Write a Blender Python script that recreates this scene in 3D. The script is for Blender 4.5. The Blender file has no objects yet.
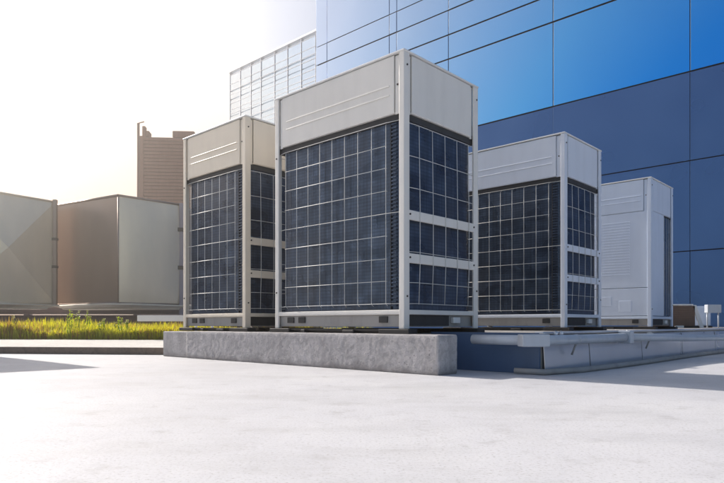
import bpy, bmesh, math, random
from mathutils import Vector, Matrix
random.seed(7)
sc = bpy.context.scene
COL = sc.collection
R = math.radians

# ------------------------------------------------------------------ frame
CAM_H = 0.282
UX, UY = 0.731, -0.682           # local +a axis
ROT = math.atan2(UY, UX)         # local frame: a = along the row, b = into the depth
O = Vector((0.254, 3.71, 0.0))   # front corner of the big unit
A = Vector((math.cos(ROT), math.sin(ROT), 0)); B = Vector((-math.sin(ROT), math.cos(ROT), 0))
def P(a, b, z=0.0): return O + A*a + B*b + Vector((0, 0, z))

# ------------------------------------------------------------------ materials
def nodes(name):
    m = bpy.data.materials.new(name); m.use_nodes = True
    nt = m.node_tree; nt.nodes.clear()
    out = nt.nodes.new('ShaderNodeOutputMaterial'); p = nt.nodes.new('ShaderNodeBsdfPrincipled')
    nt.links.new(p.outputs[0], out.inputs[0])
    return m, nt, p
def N(nt, t, **kw):
    n = nt.nodes.new(t)
    for k, v in kw.items():
        if k in n.inputs: n.inputs[k].default_value = v
        else: setattr(n, k, v)
    return n
def coords(nt, scale=(1, 1, 1), kind='Object'):
    tc = nt.nodes.new('ShaderNodeTexCoord'); mp = nt.nodes.new('ShaderNodeMapping')
    mp.inputs['Scale'].default_value = scale
    nt.links.new(tc.outputs[kind], mp.inputs['Vector'])
    return mp.outputs[0]
def noise(nt, vec, scale, detail=5, rough=0.55):
    n = N(nt, 'ShaderNodeTexNoise'); n.inputs['Scale'].default_value = scale
    n.inputs['Detail'].default_value = detail; n.inputs['Roughness'].default_value = rough
    nt.links.new(vec, n.inputs['Vector']); return n.outputs['Fac']
def ramp(nt, fac, stops):
    r = nt.nodes.new('ShaderNodeValToRGB'); cr = r.color_ramp
    while len(cr.elements) < len(stops): cr.elements.new(0.5)
    for e, (p, c) in zip(cr.elements, stops): e.position = p; e.color = (*c, 1) if len(c) == 3 else c
    nt.links.new(fac, r.inputs[0]); return r.outputs[0]
def mix(nt, fac, a, b, mode='MIX'):
    m = nt.nodes.new('ShaderNodeMix'); m.data_type = 'RGBA'; m.blend_type = mode
    for i, v in ((0, fac), (6, a), (7, b)):
        if hasattr(v, 'is_linked') or hasattr(v, 'links'): nt.links.new(v, m.inputs[i])
        else: m.inputs[i].default_value = (*v, 1) if isinstance(v, tuple) and len(v) == 3 else v
    return m.outputs[2]
def bump(nt, p, fac, strength, dist=0.01, prev=None):
    b = nt.nodes.new('ShaderNodeBump'); b.inputs['Strength'].default_value = strength; b.inputs['Distance'].default_value = dist
    nt.links.new(fac, b.inputs['Height'])
    if prev: nt.links.new(prev, b.inputs['Normal'])
    nt.links.new(b.outputs[0], p.inputs['Normal']); return b.outputs[0]

def painted(name, c, rough=0.42, dirt=0.12, metal=0.0):
    m, nt, p = nodes(name)
    v = coords(nt, (1, 1, 0.25)); n1 = noise(nt, v, 9, 6)
    d = tuple(x*(1-dirt*1.6) for x in c)
    col = ramp(nt, n1, [(0.2, d), (0.52, c), (1, tuple(min(1, x*1.04) for x in c))])
    v2 = coords(nt); n2 = noise(nt, v2, 2.3, 3)
    col = mix(nt, ramp(nt, n2, [(0.35, (0, 0, 0)), (0.8, (0.35, 0.35, 0.35))]), col, tuple(x*0.86 for x in c))
    nt.links.new(col, p.inputs['Base Color'])
    nt.links.new(ramp(nt, n1, [(0.2, (rough+.1,)*3), (0.8, (rough-.04,)*3)]), p.inputs['Roughness'])
    p.inputs['Metallic'].default_value = metal
    bump(nt, p, noise(nt, v2, 3.0, 2), 0.12, 0.02)
    return m
M = {}
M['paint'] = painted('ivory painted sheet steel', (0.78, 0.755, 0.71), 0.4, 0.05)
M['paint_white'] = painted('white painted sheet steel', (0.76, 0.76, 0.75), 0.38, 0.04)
M['paint_warm_glow'] = painted('warm glow tinted sheet steel', (0.82, 0.73, 0.60), 0.4, 0.05)  # warm glow of the left side put into the paint colour
M['paint_cool_cast'] = painted('cool cast sheet steel', (0.70, 0.75, 0.84), 0.38, 0.05)  # bluish cast of the right side put into the paint colour
M['paint_cool_cast2'] = painted('bluish cast sheet steel', (0.62, 0.70, 0.84), 0.36, 0.05)  # stronger bluish cast in the colour, for far unit and service box
M['wire'] = painted('white coated wire', (0.62, 0.62, 0.60), 0.45, 0.1)
M['black'] = painted('black steel channel', (0.022, 0.022, 0.024), 0.5, 0.2)
M['dark'] = painted('dark inner steel', (0.03, 0.032, 0.036), 0.6, 0.2)
M['bolt'] = painted('dark bolt steel', (0.08, 0.07, 0.065), 0.4, 0.3, 0.7)
M['base_grey'] = painted('grey base pan steel', (0.34, 0.33, 0.32), 0.5, 0.25)
M['plastic_blue'] = painted('pale blue grey plastic lagging', (0.50, 0.54, 0.60), 0.32, 0.12)
M['navy'] = painted('navy shade toned sheet', (0.07, 0.125, 0.23), 0.35, 0.1)  # deep shade of the recess beside the plinth put into the sheet colour
M['cable'] = painted('black cable sheath', (0.02, 0.02, 0.022), 0.5, 0.1)
M['brown'] = painted('brown louvre metal', (0.17, 0.105, 0.075), 0.55, 0.25)

def coil(name, c1, c2):
    m, nt, p = nodes(name)
    v = coords(nt)
    w = nt.nodes.new('ShaderNodeTexWave'); w.wave_type = 'BANDS'; w.bands_direction = 'Z'
    w.inputs['Scale'].default_value = 14; w.inputs['Distortion'].default_value = 0.25
    nt.links.new(v, w.inputs['Vector'])
    vf = coords(nt, (1, 1, 0.04)); fins = noise(nt, vf, 160, 2)
    big = noise(nt, coords(nt, (1, 1, 1.6)), 3.5, 1, 0.5)
    patches = noise(nt, coords(nt, (1.5, 1.5, 2.6)), 6, 2, 0.5)
    col = ramp(nt, big, [(0.3, c1), (0.7, c2)])
    col = mix(nt, ramp(nt, patches, [(0.42, (0, 0, 0)), (0.75, (0.55,)*3)]), col, tuple(min(1, x*1.7+0.01) for x in c2))
    nt.links.new(col, p.inputs['Base Color'])
    col = mix(nt, ramp(nt, w.outputs['Fac'], [(0.3, (0, 0, 0)), (0.9, (0.35,)*3)]), col, tuple(x*0.35 for x in c1))
    col = mix(nt, ramp(nt, noise(nt, coords(nt, (1, 1, 0.015)), 110, 2), [(0.4, (0.5,)*3), (0.6, (0, 0, 0))]), col, tuple(x*0.4 for x in c1))
    dust = noise(nt, coords(nt, (1, 1, 0.5)), 2.2, 3)
    col = mix(nt, ramp(nt, dust, [(0.5, (0, 0, 0)), (0.8, (0.3,)*3)]), col, (0.16, 0.14, 0.12))
    nt.links.new(col, p.inputs['Base Color'])
    p.inputs['Metallic'].default_value = 0.45
    nt.links.new(ramp(nt, big, [(0.3, (0.22,)*3), (0.7, (0.38,)*3)]), p.inputs['Roughness'])
    b1 = bump(nt, p, fins, 0.18, 0.002)
    bump(nt, p, w.outputs['Fac'], 0.05, 0.001, b1)
    return m
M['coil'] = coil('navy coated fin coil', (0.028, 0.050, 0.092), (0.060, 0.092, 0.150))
M['coil_blue_cast'] = coil('blue cast fin coil', (0.02, 0.07, 0.16), (0.05, 0.13, 0.27))  # same fin coil with a bluish cast put into its colour

def concrete(name, c, sc_=1.0, contrast=0.3, bs=0.6):
    m, nt, p = nodes(name)
    v = coords(nt)
    n1 = noise(nt, v, 3.5*sc_, 8, 0.65); n2 = noise(nt, v, 60*sc_, 4, 0.6); n3 = noise(nt, v, 16*sc_, 6, 0.7)
    lo = tuple(x*(1-contrast) for x in c); hi = tuple(min(1, x*(1+contrast*0.6)) for x in c)
    col = ramp(nt, n1, [(0.3, lo), (0.55, c), (0.75, hi)])
    col = mix(nt, ramp(nt, n3, [(0.42, (0.55,)*3), (0.5, (0, 0, 0))]), col, tuple(x*0.6 for x in c))
    col = mix(nt, ramp(nt, n2, [(0.3, (0.4,)*3), (0.6, (0, 0, 0))]), col, tuple(x*0.6 for x in c))
    nt.links.new(col, p.inputs['Base Color']); p.inputs['Roughness'].default_value = 0.9
    b = bump(nt, p, n3, bs, 0.012); bump(nt, p, n2, bs*0.8, 0.004, b)
    return m
M['plinth'] = concrete('rough rendered concrete', (0.50, 0.475, 0.475), 1.7, 0.3, 0.35)
nt = M['plinth'].node_tree; p = [x for x in nt.nodes if x.type == 'BSDF_PRINCIPLED'][0]
vv = coords(nt); old = p.inputs['Base Color'].links[0].from_socket
sx = nt.nodes.new('ShaderNodeSeparateXYZ'); nt.links.new(vv, sx.inputs[0])
ad = nt.nodes.new('ShaderNodeMath'); ad.operation = 'MULTIPLY_ADD'; ad.inputs[1].default_value = 0.09
nt.links.new(noise(nt, vv, 6, 6, 0.7), ad.inputs[0]); nt.links.new(sx.outputs[2], ad.inputs[2])
c_ = mix(nt, ramp(nt, ad.outputs[0], [(0.045, (0.65,)*3), (0.095, (0, 0, 0))]), old, (0.16, 0.145, 0.14))     # damp, dirty foot
st_ = noise(nt, coords(nt, (9, 9, 0.6)), 1.0, 5, 0.6)
c_ = mix(nt, ramp(nt, st_, [(0.52, (0, 0, 0)), (0.7, (0.5,)*3)]), c_, (0.26, 0.24, 0.24))              # vertical run marks
pits = nt.nodes.new('ShaderNodeTexVoronoi'); pits.inputs['Scale'].default_value = 38; nt.links.new(vv, pits.inputs['Vector'])
pf = ramp(nt, pits.outputs['Distance'], [(0.10, (0.8,)*3), (0.2, (0, 0, 0))])
gate = ramp(nt, noise(nt, vv, 5, 2), [(0.5, (0, 0, 0)), (0.58, (1, 1, 1))])
c_ = mix(nt, mix(nt, 1.0, pf, gate, 'MULTIPLY'), c_, (0.17, 0.16, 0.16)); nt.links.new(c_, p.inputs['Base Color'])
M['kerb_shade'] = concrete('shade brown kerb face', (0.24, 0.18, 0.14), 1.5, 0.2, 0.4)  # shade on the kerb's front face put into this brown
M['kerb'] = concrete('pale kerb concrete', (0.68, 0.65, 0.60), 1.0, 0.15, 0.3)
M['lowwall'] = concrete('brown rendered wall', (0.11, 0.06, 0.05), 0.6, 0.25, 0.3)

def ground_mat():
    m, nt, p = nodes('pale weathered roof concrete')
    v = coords(nt)
    n1 = noise(nt, v, 0.55, 7, 0.6)
    vs = coords(nt, (0.7, 1.5, 1)); n2 = noise(nt, vs, 1.9, 8, 0.72)
    n3 = noise(nt, v, 9, 6, 0.7); n4 = noise(nt, v, 130, 3, 0.6)
    col = ramp(nt, n1, [(0.3, (0.50, 0.50, 0.52)), (0.5, (0.585, 0.583, 0.60)), (0.72, (0.65, 0.645, 0.64))])
    col = mix(nt, ramp(nt, n2, [(0.47, (0, 0, 0)), (0.70, (0.7,)*3)]), col, (0.45, 0.445, 0.45))
    col = mix(nt, ramp(nt, n3, [(0.30, (0.7,)*3), (0.45, (0, 0, 0))]), col, (0.42, 0.41, 0.41))
    col = mix(nt, ramp(nt, n4, [(0.30, (0.7,)*3), (0.47, (0, 0, 0))]), col, (0.36, 0.35, 0.34))
    # hairline cracks
    vor = nt.nodes.new('ShaderNodeTexVoronoi'); vor.feature = 'DISTANCE_TO_EDGE'; vor.inputs['Scale'].default_value = 0.55
    dv = nt.nodes.new('ShaderNodeMix'); dv.data_type = 'VECTOR'; dv.inputs[0].default_value = 0.16
    nn = N(nt, 'ShaderNodeTexNoise'); nn.inputs['Scale'].default_value = 2.0; nn.inputs['Detail'].default_value = 6
    nt.links.new(v, nn.inputs['Vector']); nt.links.new(v, dv.inputs[4]); nt.links.new(nn.outputs['Color'], dv.inputs[5])
    nt.links.new(dv.outputs[1], vor.inputs['Vector'])
    
    nt.links.new(col, p.inputs['Base Color'])
    nt.links.new(ramp(nt, n2, [(0.3, (0.85,)*3), (0.7, (0.62,)*3)]), p.inputs['Roughness'])
    b = bump(nt, p, n3, 0.35, 0.006); bump(nt, p, n4, 0.2, 0.001, b)
    return m
M['ground'] = ground_mat()

def galv(name, c, rough=0.34, metal=0.85, stretch=(1, 1, 0.3), bs=0.25):
    m, nt, p = nodes(name)
    v = coords(nt, stretch); n1 = noise(nt, v, 2.2, 4, 0.55); n2 = noise(nt, coords(nt), 45, 3)
    n3 = noise(nt, coords(nt), 7, 6, 0.7)
    col = ramp(nt, n1, [(0.3, tuple(x*0.86 for x in c)), (0.7, c)])
    col = mix(nt, ramp(nt, n3, [(0.55, (0, 0, 0)), (0.75, (0.10,)*3)]), col, tuple(x*0.6 for x in c))
    nt.links.new(col, p.inputs['Base Color']); p.inputs['Metallic'].default_value = metal
    nt.links.new(ramp(nt, n1, [(0.25, (rough-.08,)*3), (0.75, (rough+.12,)*3)]), p.inputs['Roughness'])
    b = bump(nt, p, n1, bs, 0.05); bump(nt, p, n2, 0.06, 0.002, b)
    return m
M['galv'] = galv('galvanised duct sheet', (0.97, 0.82, 0.61), 0.36, 0.35)
M['galv_shade'] = galv('shade toned duct sheet', (0.36, 0.28, 0.235), 0.38, 0.7)  # dark copy of the duct sheet, shade of the unlit side in its colour
M['clad'] = galv('aluminium cladding sheet', (0.70, 0.72, 0.76), 0.30, 0.65, bs=0.07)
M['pan'] = painted('cream drip pan', (0.80, 0.70, 0.54), 0.45, 0.05)
M['beam'] = painted('grey purple steel beam', (0.34, 0.30, 0.34), 0.5, 0.1)

def glass_wall(name, c, rough, metal, wav):
    m, nt, p = nodes(name)
    p.inputs['Metallic'].default_value = metal
    v = coords(nt); n0 = noise(nt, v, 0.8, 1); n1 = noise(nt, v, 0.5, 1)
    col = ramp(nt, n0, [(0.3, tuple(x*0.93 for x in c)), (0.7, c)])
    nt.links.new(col, p.inputs['Base Color'])
    nt.links.new(ramp(nt, n0, [(0.3, (rough,)*3), (0.7, (rough*1.6,)*3)]), p.inputs['Roughness'])
    bump(nt, p, n1, wav, 0.05)
    return m
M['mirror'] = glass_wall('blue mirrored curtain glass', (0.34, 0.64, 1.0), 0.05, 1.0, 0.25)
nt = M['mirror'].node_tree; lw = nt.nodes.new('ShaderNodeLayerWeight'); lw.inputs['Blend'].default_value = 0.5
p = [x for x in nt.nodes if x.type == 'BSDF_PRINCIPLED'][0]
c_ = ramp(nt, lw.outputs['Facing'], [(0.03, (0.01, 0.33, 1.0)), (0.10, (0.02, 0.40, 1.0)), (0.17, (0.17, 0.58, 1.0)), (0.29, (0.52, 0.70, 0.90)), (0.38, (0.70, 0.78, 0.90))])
nt.links.new(c_, p.inputs['Base Color'])     # sky reflection painted by view angle: deep blue face-on, silvery at a slant
M['spandrel'] = glass_wall('satin blue spandrel panel', (0.065, 0.155, 0.36), 0.25, 0.65, 0.10)
M['joint'] = painted('black facade joint', (0.012, 0.013, 0.02), 0.6, 0.1)
M['farglass'] = glass_wall('haze pale far glass', (0.78, 0.88, 0.97), 0.12, 0.9, 0.05)  # distance haze put into the pale glass colour
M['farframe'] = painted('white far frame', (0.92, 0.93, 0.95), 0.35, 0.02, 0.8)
M['tower'] = painted('reddish brown louvre', (0.26, 0.13, 0.09), 0.6, 0.15)
M['tower_dark'] = painted('brown recess', (0.24, 0.15, 0.13), 0.7, 0.15)

def leafmat(name, c1, c2):
    m, nt, p = nodes(name)
    n = noise(nt, coords(nt, (1, 1, 1)), 5, 4)
    nt.links.new(ramp(nt, n, [(0.35, c1), (0.65, c2)]), p.inputs['Base Color'])
    p.inputs['Roughness'].default_value = 0.55
    out = [x for x in nt.nodes if x.type == 'OUTPUT_MATERIAL'][0]
    tr = nt.nodes.new('ShaderNodeBsdfTranslucent'); ms = nt.nodes.new('ShaderNodeMixShader'); ms.inputs[0].default_value = 0.45
    tr.inputs[0].default_value = (c2[0]*1.5, c2[1]*1.4, c2[2], 1)
    nt.links.new(p.outputs[0], ms.inputs[1]); nt.links.new(tr.outputs[0], ms.inputs[2]); nt.links.new(ms.outputs[0], out.inputs[0])
    return m
M['grass'] = leafmat('yellow green roof planting', (0.31, 0.36, 0.012), (0.50, 0.50, 0.015))
M['grass_dry'] = leafmat('dry straw planting', (0.22, 0.15, 0.03), (0.40, 0.27, 0.06))
M['stalk'] = leafmat('green weed leaf', (0.22, 0.34, 0.015), (0.36, 0.46, 0.02))
M['flower'] = painted('pale yellow blossom', (0.65, 0.58, 0.25), 0.7, 0.1)
M['soil'] = concrete('planting soil', (0.09, 0.065, 0.04), 2, 0.3, 0.8)

# ------------------------------------------------------------------ mesh helpers
class MB:
    def __init__(s): s.bm = bmesh.new()
    def box(s, x0, x1, y0, y1, z0, z1, bev=0.0, mat=None):
        bm = bmesh.new(); bmesh.ops.create_cube(bm, size=1)
        for v in bm.verts:
            v.co = Vector((x0+(v.co.x+.5)*(x1-x0), y0+(v.co.y+.5)*(y1-y0), z0+(v.co.z+.5)*(z1-z0)))
        if bev: bmesh.ops.bevel(bm, geom=bm.edges[:], offset=bev, segments=2, affect='EDGES', profile=0.5)
        s._add(bm, mat); return s
    def prism(s, pts, z0, z1, bev=0.0):
        bm = bmesh.new(); vs = [bm.verts.new((x, y, z0)) for x, y in pts]; f = bm.faces.new(vs)
        r = bmesh.ops.extrude_face_region(bm, geom=[f])
        for v in [g for g in r['geom'] if isinstance(g, bmesh.types.BMVert)]: v.co.z = z1
        bmesh.ops.recalc_face_normals(bm, faces=bm.faces[:])
        if bev: bmesh.ops.bevel(bm, geom=bm.edges[:], offset=bev, segments=2, affect='EDGES', profile=0.5)
        s._add(bm); return s
    def _add(s, bm, mat=None):
        me = bpy.data.meshes.new('tmp'); bm.to_mesh(me); bm.free()
        if mat is not None: me.transform(mat)
        s.bm.from_mesh(me); bpy.data.meshes.remove(me)
    def tube(s, pts, r, seg=8, caps=True):
        pts = [Vector(p) for p in pts]; rings = []
        for i, p in enumerate(pts):
            d = (pts[min(i+1, len(pts)-1)] - pts[max(i-1, 0)]).normalized()
            up = Vector((0, 0, 1)) if abs(d.z) < 0.95 else Vector((1, 0, 0))
            x = d.cross(up).normalized(); y = d.cross(x).normalized()
            rr = r[i] if isinstance(r, (list, tuple)) else r
            rings.append([s.bm.verts.new(p + x*math.cos(t)*rr + y*math.sin(t)*rr) for t in [2*math.pi*k/seg for k in range(seg)]])
        for a, b in zip(rings, rings[1:]):
            for k in range(seg): s.bm.faces.new((a[k], a[(k+1) % seg], b[(k+1) % seg], b[k])).smooth = True
        if caps: s.bm.faces.new(rings[0][::-1]); s.bm.faces.new(rings[-1])
        return s
    def face(s, pts): s.bm.faces.new([s.bm.verts.new(p) for p in pts]); return s
    def build(s, name, mat, parent=None, loc=None, rot=None, recalc=True):
        if recalc: bmesh.ops.recalc_face_normals(s.bm, faces=s.bm.faces[:])
        me = bpy.data.meshes.new(name); s.bm.to_mesh(me); s.bm.free(); me.materials.append(mat)
        o = bpy.data.objects.new(name, me); COL.objects.link(o)
        if parent: o.parent = parent
        if loc is not None: o.location = loc
        if rot is not None: o.rotation_euler = (0, 0, rot)
        return o
def tag(o, label=None, cat=None, group=None, kind=None):
    for k, v in (('label', label), ('category', cat), ('group', group), ('kind', kind)):
        if v: o[k] = v
    return o
def empty(name, loc, rz, label, cat, group=None):
    o = bpy.data.objects.new(name, None); COL.objects.link(o); o.empty_display_size = .1
    o.location = loc; o.rotation_euler = (0, 0, rz)
    return tag(o, label, cat, group)

# ------------------------------------------------------------------ ground
S = 900
g = MB(); g.face([(-S, -S, 0), (S, -S, 0), (S, S, 0), (-S, S, 0)])
tag(g.build('roof_ground', M['ground']), kind='structure')

# raised service deck behind the plinth, clad edge
DH = 0.222
d = MB(); d.box(-2.62, 0.73, 0.32, 10.4, 0.0, DH, 0.004)
tag(d.build('raised_deck', M['base_grey'], loc=O, rot=ROT), kind='structure')
# cladding sheets along the deck edge
ck = empty('edge_cladding', P(0.73, 0.32), ROT, 'long low aluminium clad edge under the pale blue pipe', 'cladding')
b0 = 0.0; rnd = random.Random(3)
for L in (0.62, 0.95, 1.0, 1.1, 1.2, 1.2, 1.3, 1.4, 1.4):
    m = MB()
    n = 6; off = rnd.uniform(0, .006)
    # slightly bowed sheet
    for i in range(n):
        y0, y1 = b0+.006+(L-.012)*i/n, b0+.006+(L-.012)*(i+1)/n
        f = lambda t: 0.012+off*.3
        x0, x1 = f(y0), f(y1)
        m.face([(x0-.004, y0, DH-.012), (x1-.004, y1, DH-.012), (x1+.004, y1, .13), (x0+.004, y0, .13)])
        m.face([(x0+.004, y0, .13), (x1+.004, y1, .13), (x1+.012, y1, .012), (x0+.012, y0, .012)])
    bmesh.ops.remove_doubles(m.bm, verts=m.bm.verts[:], dist=1e-4)
    o = m.build('cladding_sheet', M['clad'], ck)
    md = o.modifiers.new('t', 'SOLIDIFY'); md.thickness = .004; md.offset = -1
    
    if b0 > .1: q = MB(); q.box(.010, .0155, b0-.004, b0+.004, .02, DH-.02, .001); q.build('seam_strip', M['base_grey'], ck)
    b0 += L
m = MB(); m.box(-.03, .026, -.02, b0, DH-.010+.012, DH+.016, .004); m.build('cap_flashing', M['clad'], ck)
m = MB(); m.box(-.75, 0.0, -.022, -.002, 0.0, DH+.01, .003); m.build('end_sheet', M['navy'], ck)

# plinth blocks
p = MB(); p.box(-2.2, 0.37, -0.16, 0.03, 0.0, DH, 0.006)
def roughen(mb, amt, cuts):
    bmesh.ops.subdivide_edges(mb.bm, edges=[e for e in mb.bm.edges if e.calc_length() > .1], cuts=cuts, use_grid_fill=True)
pl = p.build('concrete_plinth', M['plinth'], loc=O, rot=ROT)
tag(pl, 'long rough grey concrete kerb block carrying the front row of units', 'plinth')
md = pl.modifiers.new('r', 'REMESH'); md.mode = 'VOXEL'; md.voxel_size = 0.011
tx = bpy.data.textures.new('chip', 'CLOUDS'); tx.noise_scale = 0.035; tx.noise_depth = 4
md = pl.modifiers.new('d', 'DISPLACE'); md.texture = tx; md.strength = 0.0035; md.mid_level = 0.6; md.texture_coords = 'LOCAL'
p = MB(); p.box(-2.60, -2.205, -0.145, 0.20, 0.0, DH-.004, 0.008)
o = p.build('concrete_plinth', M['plinth'], loc=O, rot=ROT)
tag(o, 'short smoother grey concrete block at the left end of the long plinth', 'plinth')

# ------------------------------------------------------------------ VRF units
FRONT = .04; SIDE = .055
def post(w, d, sx, sy, H):
    """L-shaped post; sx,sy in {0,1} choose the corner: sx=1 -> x=0 side, sy=0 -> y=0 side"""
    t = .014
    pts = [(0, 0), (-FRONT, 0), (-FRONT, t), (-t, t), (-t, SIDE), (0, SIDE)]
    X = lambda x: x if sx else -w - x
    Y = lambda y: y if not sy else d - y
    q = [(X(x), Y(y)) for x, y in pts]
    return MB().prism(q, 0, H-.012, .0035)
def rrect(x0, x1, y0, y1, r, seg=5):
    out = []
    for cx, cy, a0 in ((x1-r, y0+r, -90), (x1-r, y1-r, 0), (x0+r, y1-r, 90), (x0+r, y0+r, 180)):
        for k in range(seg+1):
            a = R(a0 + 90*k/seg); out.append((cx+r*math.cos(a), cy+r*math.sin(a)))
    return out
def upper_panel(x0, x1, y, z0, z1, ridges=True):
    m = MB(); m.box(x0, x1, y, y+.012, z0, z1, .004)
    if ridges:
        for z, hh in ((z0+.115, .005), (z0+.172, .005)):
            m.box(x0+.05, x1-.035, y-.006, y+.002, z-hh, z+hh, .0035)
    # folded bottom lip
    m.box(x0, x1, y+.002, y+.03, z0-.004, z0+.004)
    return m
def make_unit(loc, w, d, label, solid=False, cols=8, H=1.7, group='rooftop condenser units', paint='paint', coilm='coil'):
    root = empty('condenser_unit', loc, ROT, label, 'condenser unit', group)
    pm = M[paint]
    PZ = 1.33
    for sx in (0, 1):
        for sy in (0, 1):
            po = post(w, d, sx, sy, H).build('post', pm, root)
    # bolts on the front corner post (side face) and others
    def bolt(x, y, z, axis):
        m = MB(); dx = Vector((.006, 0, 0)) if axis == 'x' else Vector((0, -.006, 0))
        c = Vector((x, y, z)); m.tube([c-dx*.3, c+dx*.8], .0062, 8); m.build('bolt', M['bolt'], root)
    # recess backing of upper box (dark channel strips next to posts)
    m = MB(); m.box(-w+.03, -.03, .03, d-.03, PZ+.01, H-.02); m.build('upper_shell', M['base_grey'], root)
    # upper panels
    upper_panel(-w+FRONT+.035, -FRONT-.045, .006, PZ, H-.016).build('upper_panel', pm, root)
    o = upper_panel(-w+FRONT+.035, -FRONT-.045, .006, PZ, H-.016, False).build('upper_panel', pm, root); o.location = (-w, d, 0); o.rotation_euler = (0, 0, math.pi)
    m = MB(); m.box(-.018, -.006, SIDE+.032, d-SIDE-.03, PZ, H-.016, .004); m.box(-.035, -.01, SIDE+.03, d-SIDE-.03, PZ-.004, PZ+.004)
    m.build('upper_panel', pm, root)
    m = MB(); m.box(-w+.006, -w+.018, SIDE+.032, d-SIDE-.03, PZ, H-.016, .004); m.build('upper_panel', pm, root)
    # flange strips beside the posts
    for x0, x1 in ((-w+FRONT+.004, -w+FRONT+.032), (-FRONT-.042, -FRONT-.004)):
        m = MB(); m.box(x0, x1, .014, .022, PZ-.01, H-.02, .002); m.build('flange', pm, root)
    for y0, y1 in ((SIDE+.003, SIDE+.029), (d-SIDE-.027, d-SIDE-.003)):
        m = MB(); m.box(-.024, -.016, y0, y1, PZ-.01, H-.02, .002); m.build('flange', pm, root)
    # top cover: thin folded lid with a rim, and the fan shroud on it
    m = MB(); m.box(-w-.004, .004, -.004, d+.004, H-.012, H, .004)
    m.build('top_cover', M['paint_white'], root)
    nf = 2 if w > 1 else 1
    for k in range(nf):
        cx = -w*(k+.5)/nf; m = MB(); rr = min(w/nf, d)*.40
        for q in range(4):
            r_ = rr*(1-q*.24); pts = [(cx+r_*math.cos(R(t)), d/2+r_*math.sin(R(t)), H+.012) for t in range(0, 361, 15)]
            m.tube(pts, .004, 6, False)
        for t in range(0, 360, 45):
            m.tube([(cx, d/2, H+.012), (cx+rr*math.cos(R(t)), d/2+rr*math.sin(R(t)), H+.006)], .004, 6)
        m.build('fan_guard', M['wire'], root)
        m = MB(); m.prism([(cx+rr*.98*math.cos(R(t)), d/2+rr*.98*math.sin(R(t))) for t in range(0, 360, 15)], H+.0005, H+.004); m.build('fan_opening', M['dark'], root)
    # coil
    m = MB()
    m.prism(rrect(-w+.026, -.034, .040, d-.030, .065, 8), .10, PZ-.008)
    o = m.build('coil', M[coilm], root)
    # inner dark frame above coil
    m = MB(); m.box(-w+.02, -.024, .026, d-.026, PZ-.045, PZ+.02); m.build('fan_deck', M['dark'], root)
    # bottom rails / base pan
    m = MB()
    m.box(-w+FRONT-.01, -FRONT+.01, -.002+.004, .03, .088, .118, .004)
    m.box(-w+FRONT-.01, -FRONT+.01, .001, .012, .1, .106, .002)
    m.build('bottom_rail', pm, root)
    m = MB(); m.box(-.03, -.002, SIDE-.005, d-SIDE+.005, .088, .118, .004); m.build('bottom_rail', pm, root)
    m = MB(); m.box(-w+.002, -w+.03, SIDE-.005, d-SIDE+.005, .088, .118, .004); m.build('bottom_rail', pm, root)
    m = MB(); m.box(-w+FRONT-.01, -FRONT+.01, d-.03, d-.002, .088, .118, .004); m.build('bottom_rail', pm, root)
    m = MB(); m.box(-w+.03, -.032, .022, d-.022, .012, .088, .003); m.build('base_pan', M['base_grey'], root)
    for x in (-w+.16, -w+.28, -.18):
        m = MB(); m.box(x-.035, x+.035, .012, .0215, .038, .078, .002); m.build('lifting_slot', M['dark'], root)
    m = MB(); m.box(-.032, -.028, .06, d*.62, .018, .086, .001); m.build('lifting_slot', M['dark'], root)
    m = MB(); m.box(-.03, -.004, d*.62+.02, d*.62+.10, .035, .075, .004); m.build('junction_box', M['paint_white'], root)
    z0, z1 = .155, 1.28
    if not solid:
        # tube bends beside front corner
        m = MB(); k = 0; z = .14
        while z < 1.27:
            m.box(-.128, -.085, .030, .045, z, z+.011, .003); z += .0235
        m.build('tube_bends', M['coil'], root)
        m = MB(); m.box(-.134, -.128, .03, .05, .12, PZ-.045, .002); m.build('tube_sheet', M['dark'], root)
        # front wire guard
        m = MB(); r = .0023; yo = .012
        xs = [-.155 - (w-.155-.11)*k/cols for k in range(cols+1)]
        xl = xs[-1]
        for x in xs: m.tube([(x, yo+.03, z1+.004), (x, yo, z1-.006), (x, yo, z0), (x, yo+.018, z0-.012)], r, 6)
        for k in range(9):
            z = z0 + (z1-z0)*k/8; e = -.045 if k in (0, 4, 8) else -.151
            j = random.uniform(-.002, .002)
            m.tube([(-w+.045 if k in (0, 4, 8) else xl-.005, yo+.006, z+j), (xl-.005, yo-.005, z), (-.151, yo-.005, z-j), (e, yo+.004, z)], r, 6)
        m.build('wire_guard', M['wire'], root)
        # side wire guard
        rows = [1.265, 1.065, .87, .475, .285, .155]
        m = MB(); n = 5; sp = (d-.155-.12)/(n-1)
        ys = [.155+sp*k for k in range(n)]
        for y in ys: m.tube([(-.03, y, 1.27), (-.004, y, 1.262), (.0035, y, .75), (.0035, y, .40), (-.006, y, .152)], r, 6)
        for z in rows:
            m.tube([(-.012, SIDE, z), (-.008, .15, z+.002), (-.008, d-.12, z), (-.012, d-SIDE, z)], r, 6)
        m.build('wire_guard', M['wire'], root)
        for zc in (.70, .435):
            m = MB(); m.box(-.016, -.0005, SIDE-.015, d-SIDE+.015, zc-.030, zc+.030, .004)
            m.box(-.03, -.002, SIDE+.02, d-SIDE-.02, zc+.022, zc+.030, .003)
            m.build('cross_brace', pm, root)
            bolt(0, SIDE-.004+.008, zc+.004, 'x'); bolt(0, d-SIDE+.0, zc+.004, 'x')
        # left side guard
        m = MB()
        for y in ys: m.tube([(-w+.012, y, 1.27), (-w+.008, y, .155)], r, 6)
        for z in rows: m.tube([(-w+.01, SIDE, z), (-w+.01, d-SIDE, z)], r, 6)
        m.build('wire_guard', M['wire'], root)
    else:
        m = MB(); m.box(-w+FRONT+.004, -FRONT-.004, .010, .022, .45, PZ-.008, .003)
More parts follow.
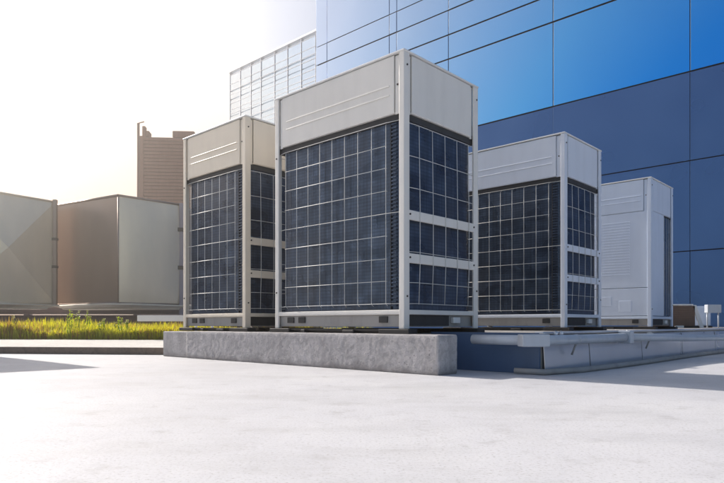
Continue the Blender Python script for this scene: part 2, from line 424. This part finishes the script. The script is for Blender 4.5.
        for k in range(20):
            z = .60+k*.032; m.box(-.72, -.24, .0065, .012, z, z+.010, .002)
        m.build('front_panel', pm, root)
        m = MB(); m.box(-w+FRONT+.004, -FRONT-.004, .007, .022, .125, .443, .003)
        m.box(-.62, -.45, .0035, .009, .24, .35, .002); m.box(-.36, -.22, .0035, .009, .17, .30, .002)
        m.build('service_cover', pm, root)
        m = MB(); m.box(-.022, -.010, SIDE+.004, d*.60, .125, PZ-.008, .003); m.build('side_panel', pm, root)
        m = MB(); m.box(-.03, -.020, d*.60+.004, d-SIDE-.004, .125, PZ-.03)
        m.build('side_coil', M['coil_blue_cast'], root)
        m = MB()
        for k in range(4):
            y = d*.60+.02+k*(d*.4-SIDE-.03)/3.2; m.tube([(-.012, y, PZ-.03), (-.012, y, .13)], .0026, 6)
        m.build('wire_guard', M['wire'], root)
    for z in (H-.09, .2): bolt(0, .03, z, 'x')
    bolt(-FRONT-.02, .014, H-.2, 'y')
    for z in (H-.1, .26): bolt(0, d-.02, z, 'x')
    for z in (.26, 1.25): bolt(-w+.02, 0, z, 'y')
    for x, y in ((-.1, .02), (-w*.55, .02), (-.02, d*.8), (-.02, d*.5)):
        m = MB(); m.tube([(x, y, H-.001), (x, y, H+.0055)], .008, 8); m.build('bolt', M['bolt'], root)
    return root
BZ = 0.252
def rails(a, b, w, d, label):
    for f, (y0, y1) in enumerate(((-.012, .07), (d-.08, d+.01))):
        m = MB(); h = BZ-DH-.001
        m.box(-w-.05, -w+.17, y0, y1, 0, h, .004); m.box(-w+.30, -w+.34, y0, y1, 0, h*.8, .004)
        m.box(-w*.42, -w*.42+.10, y0, y1, 0, h*.75, .004); m.box(-.19, .05, y0-.006, y1, 0, h, .004)
        m.box(-w+.17, -.19, y0+.02, y0+.03, h*.5, h, .001); m.box(-w-.02, .02, y0+.05, y0+.06, 0, h*.7, .001)
        o = m.build('mounting_rail', M['black'], loc=P(a, b, DH), rot=ROT)
        tag(o, 'black rail under the ' + ('front' if f == 0 else 'back') + ' edge of ' + label, 'rail', 'black rails under the units')
UN = [(0, 0, 1.23, .825, 'largest ivory condenser unit in the centre on the end of the concrete plinth', False, 8, 'the big central unit'),
      (-1.67, .053, .93, .80, 'narrower warm-glow tinted condenser unit left of the big one on the plinth', False, 6, 'the narrower left unit'),
      (0.005, 2.20, 1.23, .80, 'condenser unit with wire guards standing behind right of the big central one', False, 8, 'the unit behind right of the big one'),
      (0.005, 4.42, 1.23, .80, 'farthest condenser unit with solid louvred white panels beside the blue wall', True, 8, 'the solid panelled far unit')]
for (a, b, w, d_, lab, solid, cols, rl), pn, cn in zip(UN, ('paint', 'paint_warm_glow', 'paint_cool_cast', 'paint_cool_cast2'), ('coil', 'coil', 'coil', 'coil_blue_cast')):
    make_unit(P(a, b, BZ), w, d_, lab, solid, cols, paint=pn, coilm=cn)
    rails(a, b, w, d_, rl)
# unseen unit added beyond the left frame edge to throw the shadow wedge on the roof
nb = Vector((-4.18, 6.17, 0)) - B*.80
p = MB(); p.box(-1.35, .04, -.1, .84, 0, DH, .008)
o = p.build('concrete_plinth', M['plinth'], loc=nb, rot=ROT); tag(o, 'concrete block under the added unseen unit at the far left', 'plinth')
make_unit(nb + Vector((0, 0, BZ-.03)), 1.23, .8, 'added unseen condenser unit at the far left that casts the roof shadow', False, 8)

# ------------------------------------------------------------------ pipes on the right
pr = empty('drain_pipe', P(.80, .26), 0, 'pale blue grey lagged pipe running along the clad deck edge', 'pipe')
def w2(pt, z=0): return Vector((pt.x - pr.location.x, pt.y - pr.location.y, z))
ph = .192
path = [P(.36, .2, ph), P(.55, .205, ph), P(.70, .21, ph), P(.765, .225, ph), P(.79, .28, ph), P(.80, .5, ph), P(.80, 1.0, ph-.002), P(.802, 1.42, ph)]
m = MB(); m.tube([w2(q, q.z) for q in path], .029, 14); m.build('pipe_run', M['plastic_blue'], pr)
path = [P(.802, 1.42, ph), P(.83, 1.8, ph-.008), P(.90, 2.4, ph-.02), P(1.02, 3.2, ph-.03), P(1.2, 4.4, ph-.03), P(1.4, 7.5, ph-.03)]
m = MB(); m.tube([w2(q, q.z) for q in path], .027, 14); m.build('pipe_run', M['plastic_blue'], pr)
def lbox(a, b, sx, sy, z0, z1, name, mat, rz=ROT, bev=.006):
    c = P(a, b); m = MB(); m.box(-sx/2, sx/2, -sy/2, sy/2, z0, z1, bev)
    o = m.build(name, mat, pr); o.location = (c.x-pr.location.x, c.y-pr.location.y, 0); o.rotation_euler = (0, 0, rz); return o
lbox(.745, .205, .155, .085, .158, .226, 'elbow_cover', M['plastic_blue'], R(6))
lbox(.802, 1.42, .085, .07, .150, .236, 'joint_cover', M['plastic_blue'])
for bb in (.62, 1.9):
    m = MB(); m.tube([P(.802, bb-.006, ph)-pr.location.xyz*Vector((1, 1, 0)), P(.802, bb+.006, ph)-pr.location.xyz*Vector((1, 1, 0))], .0315, 14); m.build('pipe_band', M['clad'], pr)
    m = MB(); m.tube([w2(P(.80, bb), ph-.03), w2(P(.775, bb), .10)], .006, 6); m.build('pipe_bracket', M['base_grey'], pr)
for aa, bb in ((.795, .40), (.80, .46), (.80, 1.5)):
    c = P(aa, bb); m = MB(); m.tube([w2(P(aa-.02, bb), ph+.02), w2(P(aa-.01, bb), ph+.048)], .012, 8); m.build('clamp_bolt', M['clad'], pr)
m = MB(); m.tube([w2(P(1.06, 3.35), 0), w2(P(1.06, 3.35), ph)], .02, 10); m.build('pipe_foot', M['dark'], pr)
# lower conduit lying at the deck foot
m = MB(); pts = [P(.62, .22, .02), P(.78, .26, .018), P(.85, .6, .016)] + [P(.86+.012*math.sin(k), .6+k*.5, .018) for k in range(1, 17)]
m.tube([q - P(.85, .3) for q in pts], .016, 10)
o = m.build('conduit', M['base_grey'], loc=P(.85, .3)); tag(o, 'thin grey conduit lying along the foot of the clad edge', 'conduit')
# ------------------------------------------------------------------ small items on the deck near the wall
def at(px, z, h=0.0): return Vector(((px-362)/613*z, z, h))
c = at(669, 9.4, DH)
vb = empty('vent_hood', c, 0, 'low brown fronted vent hood with white slanted side frame on the deck', 'vent hood')
m = MB(); m.box(-.25, .40, .0, .02, .03, .34, .003)
for k in range(9): m.box(-.24, .39, -.006, .004, .05+k*.032, .058+k*.032, .002)
m.build('louvre_front', M['brown'], vb)
m = MB(); m.box(-.27, .37, -.01, .45, .345, .365, .004); m.build('top_sheet', M['paint_white'], vb)
m = MB(); m.prism([(.0, .0), (.06, .0), (.06, .02), (.0, .02)], 0, 1); me = m
for v in me.bm.verts: v.co.x += .38 + .12*(1-v.co.z) - .02; v.co.z *= .35
me.build('side_frame', M['paint_white'], vb)
m = MB(); m.box(-.27, .50, .03, .45, 0, .03, .003); m.build('base_frame', M['black'], vb)
m = MB(); m.box(.10, .22, -.02, .03, .0, .035, .003); m.build('foot', M['paint_white'], vb)
c = at(692, 10.3, DH)
wb = empty('service_box', c, R(-8), 'small upright white service box to the right of the brown vent hood', 'box')
m = MB(); m.box(.02, .30, .0, .22, .03, .36, .018); m.build('cabinet', M['paint_cool_cast2'], wb)
m = MB(); m.box(.0, .32, -.01, .23, 0, .028, .004); m.build('base_plate', M['black'], wb)
m = MB(); m.tube([(.0, .02, .25), (.0, .02, .33), (.03, .02, .36)], .012, 8); m.build('tap', M['paint_white'], wb)
c = at(709, 9.8, DH)
eb = empty('meter_box', c, 0, 'small blue grey meter box on thin legs nearest the right edge', 'box')
m = MB(); m.box(-.02, .2, .0, .1, .24, .37, .006); m.build('case', M['plastic_blue'], eb)
for x in (0, .18):
    m = MB(); m.tube([(x, .05, 0), (x, .05, .25)], .012, 8); m.build('leg', M['plastic_blue'], eb)

# ------------------------------------------------------------------ glass building
WB = 10.7
def a_of(px):   # along-wall coordinate of the seam seen at that photo column
    k = (px-362)/613.0
    # P(a,WB): x = k*y
    ox, oy = O.x+B.x*WB, O.y+B.y*WB
    return (k*oy-ox)/(A.x-k*A.y)
gb = empty('glass_building', P(0, WB), ROT, 'tall building with blue mirrored glass panels and dark joints', 'building')
xs_low = [a_of(p_) for p_ in (316.2, 327, 389.3, 396.6, 448.4, 553, 690)]
st = 3.6
xs_low += [xs_low[-1]+4.0*k for k in range(1, 5)]
zs = [(0, 1.757), (1.757, 3.582), (3.582, 5.38), (5.38, 7.37), (7.37, 8.02), (8.02, 8.68), (8.68, 9.28), (9.28, 11.3), (11.3, 13.3), (13.3, 15.3)]
m = MB(); m.box(xs_low[0], xs_low[-1], .06, 9, 0, 15.4); m.build('wall', M['joint'], gb)
m = MB(); m.box(xs_low[0]-.1, xs_low[-1]+.1, -.05, 9.1, 15.42, 15.7, .02); m.build('parapet_cap', M['farframe'], gb)
for i, (x0, x1) in enumerate(zip(xs_low, xs_low[1:])):
    for j, (z0, z1) in enumerate(zs):
        gz = .024 if j in (3, 4, 5, 6) else .013
        sh = 0.0
        m = MB(); gx = .009 if j >= 3 else .005
        m.box(x0+gx+(0 if i else -.014), x1-gx, rnd.uniform(-.004, .004), .055, z0+gz, z1-gz*.6, .003)
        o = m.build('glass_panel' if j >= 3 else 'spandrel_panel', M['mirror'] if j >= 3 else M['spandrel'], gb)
        # each pane sits a hair out of true, as real glazing does
        bm_ang = R(rnd.uniform(-.18, .18))
        o.rotation_euler = (bm_ang*.15, 0, 0)

# far pale glazed block
k = (230-362)/613
fz = 36.0; f0 = at(318, fz)
fl = empty('far_glass_block', f0, ROT, 'pale hazy glazed block with white grid beyond the blue building', 'building')
def s_at(px):   # distance along -A from f0
    kk = (px-362)/613.0
    return (kk*f0.y-f0.x)/(A.x-kk*A.y)
fH = .481*(618-5)*fz/613 + CAM_H
xs = [s_at(p_) for p_ in (230, 240.4, 251, 261, 274.7, 287.6, 301.3, 315.7)] + [1.5, 3.5, 5.5]
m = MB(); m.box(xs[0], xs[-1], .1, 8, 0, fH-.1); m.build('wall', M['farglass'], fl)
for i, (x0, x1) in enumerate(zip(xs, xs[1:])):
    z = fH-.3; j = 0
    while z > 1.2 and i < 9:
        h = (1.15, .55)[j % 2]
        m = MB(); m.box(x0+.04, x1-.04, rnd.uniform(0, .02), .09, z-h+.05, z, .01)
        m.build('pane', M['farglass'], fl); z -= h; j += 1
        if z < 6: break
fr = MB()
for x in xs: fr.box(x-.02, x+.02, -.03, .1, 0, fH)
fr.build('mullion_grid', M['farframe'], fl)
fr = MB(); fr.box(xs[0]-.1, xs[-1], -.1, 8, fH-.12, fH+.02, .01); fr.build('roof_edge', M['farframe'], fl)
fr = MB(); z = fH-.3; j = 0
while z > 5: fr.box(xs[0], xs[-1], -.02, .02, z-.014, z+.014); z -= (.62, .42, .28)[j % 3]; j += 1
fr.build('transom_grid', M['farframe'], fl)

# brown louvred tower
tz = 30; t0 = at(141, tz)
tw = empty('louvred_tower', t0, R(4), 'reddish brown louvred tower block with a thin pole behind the duct boxes', 'tower')
TW = 52/613*tz; TH = 188/613*tz+CAM_H
m = MB(); m.box(.02, TW-.02, .1, 3.0, 0, TH-.02); m.build('wall', M['tower_dark'], tw)
m = MB(); z = .1
while z < TH-.1:
    m.box(0, TW, 0, .12, z, z+.13, .01); z += .17
m.build('louvres', M['tower'], tw)
m = MB(); m.box(-.05, .12, -.04, .1, 0, TH+.0, .01); m.build('corner_trim', M['tower'], tw)
m = MB(); m.box(TW*.58, TW, .1, 1.5, TH, TH+.33, .05); m.build('roof_box', M['tower'], tw)
m = MB(); m.box(.12, .35, .1, .6, TH, TH+.30, .03); m.box(.05, .2, 0, .3, TH-.1, TH+.5, .03); m.build('roof_bracket', M['tower'], tw)
m = MB(); m.tube([(-.13, 0, 0), (-.13, 0, TH+.62)], .07, 8); m.tube([(-.13, 0, TH+.62), (.15, 0, TH+.7)], .03, 6); m.build('pole', M['tower'], tw)

# ------------------------------------------------------------------ duct boxes on the left
def quadface(m, p0, p1, z0, z1, bulge):
    """sheet-metal face with cross-break: apex pushed out"""
    p0 = Vector(p0); p1 = Vector(p1); d_ = (p1-p0); n = Vector((d_.y, -d_.x)).normalized()
    c = (p0+p1)/2 + n*bulge
    vs = [m.bm.verts.new((p0.x, p0.y, z0)), m.bm.verts.new((p1.x, p1.y, z0)), m.bm.verts.new((p1.x, p1.y, z1)), m.bm.verts.new((p0.x, p0.y, z1))]
    ap = m.bm.verts.new((c.x, c.y, (z0+z1)/2))
    for i in range(4): m.bm.faces.new((vs[i], vs[(i+1) % 4], ap))
def pillow(m, p0, p1, z0, z1, bulge, n=12):
    p0 = Vector(p0); p1 = Vector(p1); d_ = (p1-p0); nn = Vector((d_.y, -d_.x)).normalized()
    g_ = [[None]*(n+1) for _ in range(n+1)]
    for i in range(n+1):
        for j in range(n+1):
            u, v = i/n, j/n; w = (math.sin(math.pi*u)*math.sin(math.pi*v))**.5*bulge
            q = p0+d_*u+nn*w; g_[i][j] = m.bm.verts.new((q.x, q.y, z0+(z1-z0)*v))
    for i in range(n):
        for j in range(n): m.bm.faces.new((g_[i][j], g_[i+1][j], g_[i+1][j+1], g_[i][j+1])).smooth = True
def dish(m):
    vs = m.bm.verts[:]; cx = sum(v.co.x for v in vs)/len(vs); cy = sum(v.co.y for v in vs)/len(vs)
    for v in vs:
        if v.co.z < -.05: v.co.x = cx+(v.co.x-cx)*.86; v.co.y = cy+(v.co.y-cy)*.66
KS = 1.8      # real size of the duct group
zt = 1.89+CAM_H; zb = .31+CAM_H
# middle box: corners in plan (world)
c1 = Vector((-3.58, 9.0)); cl = Vector((-4.85, 9.76)); cr = Vector((-2.84, 9.76)); bk1 = Vector((-2.2, 11.2)); bk2 = Vector((-4.4, 11.6))
db = empty('duct_box', (c1.x, c1.y, zb), 0, 'raised sheet metal duct box with dark left face and bright right face', 'duct box')
L2 = lambda q: (q.x-c1.x, q.y-c1.y)
H_ = zt-zb
m = MB(); pillow(m, L2(cl), L2(c1), 0, H_, .012); m.build('left_sheet', M['galv_shade'], db, recalc=False)
m = MB(); pillow(m, L2(c1), L2(cr), 0, H_, .055); m.build('right_sheet', M['galv'], db, recalc=False)
m = MB(); m.prism([L2(q*1.0) for q in (cl+Vector((.03, .04)), c1+Vector((0, .05)), cr+Vector((-.03, .03)), bk1, bk2)], .01, H_-.01); m.build('box_body', M['galv_shade'], db)
m = MB()
for q0, q1 in ((cl, c1), (c1, cr)):
    a_, b_ = Vector((*L2(q0), H_)), Vector((*L2(q1), H_)); m.tube([a_, b_], .018, 6); m.tube([a_-Vector((0, 0, H_)), b_-Vector((0, 0, H_))], .014, 6)
m.tube([(0, 0, 0), (0, 0, H_)], .012, 6)
m.build('edge_trim', M['galv_shade'], db)
m = MB(); m.prism([L2(q) for q in (cl+Vector((-.05, .0)), (cl+c1)/2+Vector((-.12, -.16)), c1+Vector((-.05, -.22)), c1+Vector((.25, -.12)), cr+Vector((.1, -.02)), cr+Vector((.2, .3)), cl+Vector((.1, .4)))], -.085, -.012, .02); dish(m); m.build('drip_pan', M['pan'], db)
# left box
k = 1.0
e0 = Vector((-4.76, 9.50)); e1 = Vector((-5.22-.45*.9, 8.84-.68*.9)); e0b = Vector((-6.6, 10.6)); e1b = Vector((-7.6, 8.9))
lb = empty('duct_box', (e0.x, e0.y, zb), 0, 'raised sheet metal duct box with cross creased face at the left edge', 'duct box')
L3 = lambda q: (q.x-e0.x, q.y-e0.y)
m = MB(); quadface(m, L3(e1), L3(e0), 0, H_, .16); m.build('creased_sheet', M['galv'], lb, recalc=False)
m = MB(); m.prism([L3(q) for q in (e1+Vector((-.05, .03)), e0+Vector((-.05, .02)), e0b, e1b)], .01, H_-.01); m.build('box_body', M['galv_shade'], lb)
a_, b_ = Vector((*L3(e1), H_)), Vector((*L3(e0), H_))
m = MB(); m.tube([a_, b_], .018, 6); m.build('edge_trim', M['galv'], lb)
m = MB(); m.tube([a_-Vector((0, 0, H_)), b_-Vector((0, 0, H_))], .016, 6); m.build('edge_trim', M['galv'], lb)
m = MB(); m.prism([L3(q) for q in (e1+Vector((.02, -.2)), (e0+e1)/2+Vector((.2, -.14)), e0+Vector((.08, .0)), e0+Vector((-.4, .5)), e1+Vector((-.6, .4)))], -.085, -.012, .02); dish(m); m.build('drip_pan', M['pan'], lb)
m = MB(); m.box(-.028, .028, -.028, .028, -.03, H_+.03, .006); o = m.build('corner_post', M['galv_shade'], lb); o.location = (.02, -.03, 0)
for z in (H_*.35, H_*.62):
    m = MB(); m.box(-.036, .036, -.036, .036, z, z+.04, .006); o = m.build('post_clamp', M['bolt'], lb); o.location = (.02, -.03, 0)
for o_ in (db, lb):
    o_.location = (o_.location.x*KS, o_.location.y*KS, CAM_H+.31*KS); o_.scale = (KS,)*3
# post right of middle box
po = empty('steel_post', at(181.2, 9.70, 0), 0, 'slim steel post with two clamps at the right end of the duct boxes', 'post')
m = MB(); m.box(-.025, .025, -.025, .025, 0, zt+.02, .005); m.build('shaft', M['beam'], po)
for z in (zb+.55, zb+1.15):
    m = MB(); m.box(-.045, .035, -.045, .045, z, z+.06, .006); m.build('clamp', M['bolt'], po)
po.location = (po.location.x*KS, po.location.y*KS, CAM_H*(1-KS)); po.scale = (KS,)*3
# supporting beam with stub legs
sb = empty('support_beam', (-5.0, 10.1, 0), 0, 'long grey steel beam on stub legs under both duct boxes', 'beam')
m = MB(); m.box(-4.5, 2.9, -.08, .08, .455, zb-.03, .006); m.box(-4.5, 2.9, -.14, .14, .44, .455, .002); m.build('beam', M['beam'], sb)
for x in (-4.2, -2.4, -.5, 1.3, 2.6):
    m = MB(); m.box(x-.05, x+.05, -.05, .05, 0, .44, .005); m.build('leg', M['beam'], sb)
sb.location = (sb.location.x*KS, sb.location.y*KS, CAM_H*(1-KS)); sb.scale = (KS,)*3
# pale channel near the narrow unit
m = MB(); m.box(0, 1.1, 0, .06, 0, .085, .006)
m.tube([(.82, .03, -.30), (.82, .03, 0)], .02, 8); m.tube([(1.05, .03, -.30), (1.05, .03, 0)], .02, 8)
o = m.build('cable_tray', M['paint'], loc=at(137, 8.6, .32)); tag(o, 'pale horizontal cable tray behind the planting beside the narrow unit', 'cable tray')
# low brown wall behind
m = MB(); m.box(-22, 2.2, 0, .3, 0, .45, .01); m.box(-22, 2.2, -.04, .34, .45, .50, .01); m.box(-22, 2.2, -.02, .01, .28, .32, .004)
o = m.build('low_wall', M['lowwall'], loc=(-3.2, 14.6, 0), rot=R(-4)); tag(o, 'low dark brown parapet wall behind the yellow planting', 'wall')

# ------------------------------------------------------------------ planter with planting
K0 = Vector((-1.70, 5.62)); kd = Vector((-1.0, .13)).normalized(); kn = Vector((.13, 1.0)).normalized()
def K(s, t, z=0): q = K0+kd*s+kn*t; return (q.x, q.y, z)
m = MB(); m.prism([K(-.6, 0)[:2], K(-.6, 2.9)[:2], K(14, 2.9)[:2], K(14, 0)[:2]], 0, .058, .006)
o = m.build('pale_kerb_slab', M['kerb']); tag(o, kind='structure')
m = MB(); m.prism([K(-.6, -.02)[:2], K(-.6, -.003)[:2], K(14, -.003)[:2], K(14, -.02)[:2]], 0, .066, .003)  # thin strip added to carry the shaded tone of the kerb face
o = m.build('kerb_shade_strip', M['kerb_shade']); tag(o, kind='structure')
m = MB(); m.prism([K(-1.2, 2.9)[:2], K(-1.2, 6.8)[:2], K(14, 6.8)[:2], K(14, 2.9)[:2]], 0, .055)
tag(m.build('planting_bed', M['soil']), kind='structure')
def blade(bm, x, y, z, h, w, lean, an, curl):
    ca, sa = math.cos(an), math.sin(an); px, py = -sa*w, ca*w
    a0 = bm.verts.new((x-px, y-py, z)); a1 = bm.verts.new((x+px, y+py, z))
    mx, my = x+ca*lean*.35, y+sa*lean*.35
    b0 = bm.verts.new((mx-px*.8, my-py*.8, z+h*.6)); b1 = bm.verts.new((mx+px*.8, my+py*.8, z+h*.6))
    t = bm.verts.new((x+ca*lean, y+sa*lean, z+h*(1-curl)))
    bm.faces.new((a0, a1, b1, b0)); bm.faces.new((b0, b1, t))
def planting(name, mat, n, seed, lo, hi, smax, clump):
    rr = random.Random(seed); m = MB()
    for _ in range(n):
        s = rr.uniform(-1.1, smax); t = 2.93+3.7*rr.random()**1.7
        cl_ = .5+.5*math.sin(s*2.1+seed)*math.sin(t*3+s*.7)+.35*math.sin(s*5.3+t*2)
        if rr.random() > .35+.65*cl_*clump + (1-clump): continue
        grow = .62+.38*min(1, max(0, (s-1.2)/2.2))     # taller towards the left
        h = rr.uniform(lo, hi)*(.6+.5*max(0, cl_))*grow
        q = K(s, t, .05); blade(m.bm, q[0], q[1], q[2], h, rr.uniform(.004, .011), rr.uniform(.01, .09), rr.uniform(0, 6.28), rr.uniform(0, .35))
    return m.build(name, mat, recalc=False)
tag(planting('roof_planting', M['grass'], 90000, 1, .10, .33, 7, .75), 'dense yellow green sedum like planting along the pale kerb', 'planting', kind='stuff')
tag(planting('dry_planting', M['grass_dry'], 34000, 2, .08, .33, 7, .9), 'dry straw coloured stems scattered through the planting', 'planting', kind='stuff')
weeds = [(72, .46, 'tall leafy green weed with pale buds left of the dark duct face', 8), (77, .44, 'thin tall weed just right of the leafy tall one', 4), (88, .45, 'upright weed with yellow buds on top', 7),
         (98, .27, 'short pale budded weed between the upright weeds', 4), (104, .33, 'medium weed with a slim green spike', 6), (113, .27, 'small tan seed headed weed', 3), (121, .33, 'broad bright green leafy weed tallest near the kerb end', 14), (126, .30, 'small green weed leaning right beside the broad one', 8), (12, .43, 'dry thin weed with seed head at the far left', 2)]
for i, (px, h, lab, nl) in enumerate(weeds):
    rr = random.Random(40+i); c = at(px, 8.9+.3*(i % 3)*.4, .05)
    root = empty('weed', c, rr.uniform(0, 6), lab, 'weed', 'tall weeds in the planting')
    m = MB(); nst = 2 if nl > 5 else 1; f = MB(); bl = MB()
    for s_ in range(nst+1):
        x, y = rr.uniform(-.04, .04), rr.uniform(-.04, .04); hh = h*rr.uniform(.75, 1)
        pts = [(x, y, 0), (x+.01, y, hh*.5), (x+rr.uniform(-.02, .02), y, hh)]
        m.tube(pts, [.006, .005, .003], 5)
        for q in range(nl*2):
            zz = hh*rr.uniform(.2, .98); blade(f.bm, x+.008, y, zz, .03, .011, rr.uniform(.03, .06), rr.uniform(0, 6.28), .3)
        for q in range(5):
            zz = hh*rr.uniform(.9, 1.02); bx, by = x+rr.uniform(-.02, .02), y+rr.uniform(-.02, .02)
            bmesh.ops.create_icosphere(bl.bm, subdivisions=1, radius=.009, matrix=Matrix.Translation((bx, by, zz))); bl.build('bud', M['flower'], root); bl = MB()
    m.build('stem', M['stalk'], root); f.build('leaves', M['stalk'] if nl > 3 else M['grass_dry'], root, recalc=False)

# ------------------------------------------------------------------ light
SUN_EL = R(30); az = Vector((-A.x, -A.y, 0)); # sun stands over the -a direction
turn = R(1.5)
az = Matrix.Rotation(turn, 3, 'Z') @ az
dirv = Vector((az.x*math.cos(SUN_EL), az.y*math.cos(SUN_EL), math.sin(SUN_EL)))
sd = bpy.data.lights.new('sun', 'SUN'); sd.energy = 4.9; sd.angle = R(.5); sd.color = (1.0, .93, .86)
so = bpy.data.objects.new('sun', sd); COL.objects.link(so); so.rotation_euler = (-dirv).to_track_quat('-Z', 'Y').to_euler()
w = bpy.data.worlds.new('World'); sc.world = w; w.use_nodes = True; nt = w.node_tree
bg = nt.nodes['Background']; sky = nt.nodes.new('ShaderNodeTexSky'); sky.sky_type = 'NISHITA'; sky.sun_disc = False
sky.sun_elevation = SUN_EL; sky.sun_rotation = math.atan2(az.x, az.y)
sky.air_density = 1.0; sky.dust_density = 2.6; sky.ozone_density = 1.5
# bright hazy sky saturates: warm and creamy low around the sun's side, cool white higher up and away from it
tcw = nt.nodes.new('ShaderNodeTexCoord'); dp = nt.nodes.new('ShaderNodeVectorMath'); dp.operation = 'DOT_PRODUCT'
gd = Vector((-.74, .66, .10)).normalized(); dp.inputs[1].default_value = gd
nt.links.new(tcw.outputs['Generated'], dp.inputs[0])
cap = ramp(nt, dp.outputs['Value'], [(0.72, (6.4, 6.5, 7.2)), (0.84, (6.0, 5.2, 4.6)), (0.97, (6.2, 3.9, 2.3))])
mn = nt.nodes.new('ShaderNodeMix'); mn.data_type = 'RGBA'; mn.blend_type = 'DARKEN'; mn.inputs[0].default_value = 1; mn.clamp_result = False
nt.links.new(sky.outputs[0], mn.inputs[6]); nt.links.new(cap, mn.inputs[7])
nt.links.new(mn.outputs[2], bg.inputs[0]); bg.inputs[1].default_value = 0.092

# ------------------------------------------------------------------ air
hz = MB(); hz.box(-90, 90, -25, 110, -1, 40)
hm = bpy.data.materials.new('pale sunlit haze'); hm.use_nodes = True; hn = hm.node_tree; hn.nodes.clear()
ho = hn.nodes.new('ShaderNodeOutputMaterial'); hv = hn.nodes.new('ShaderNodeVolumePrincipled')
hv.inputs['Color'].default_value = (1.0, .95, .885, 1); hv.inputs['Density'].default_value = 0.0057; hv.inputs['Anisotropy'].default_value = 0.8
hn.links.new(hv.outputs[0], ho.inputs['Volume'])
tag(hz.build('haze', hm), kind='stuff')

# ------------------------------------------------------------------ camera
cd = bpy.data.cameras.new('camera'); cam = bpy.data.objects.new('camera', cd); COL.objects.link(cam)
cam.location = (0, 0, CAM_H); cam.rotation_euler = (R(90), 0, 0)
cd.sensor_width = 36; cd.lens = 613/724*36; cd.shift_y = 82.5/724; cd.clip_end = 3000; cd.clip_start = .02
sc.camera = cam
vs_ = sc.view_settings; vs_.view_transform = 'Standard'; vs_.look = 'None'; vs_.exposure = 0.78; vs_.gamma = 1
vs_.use_curve_mapping = False
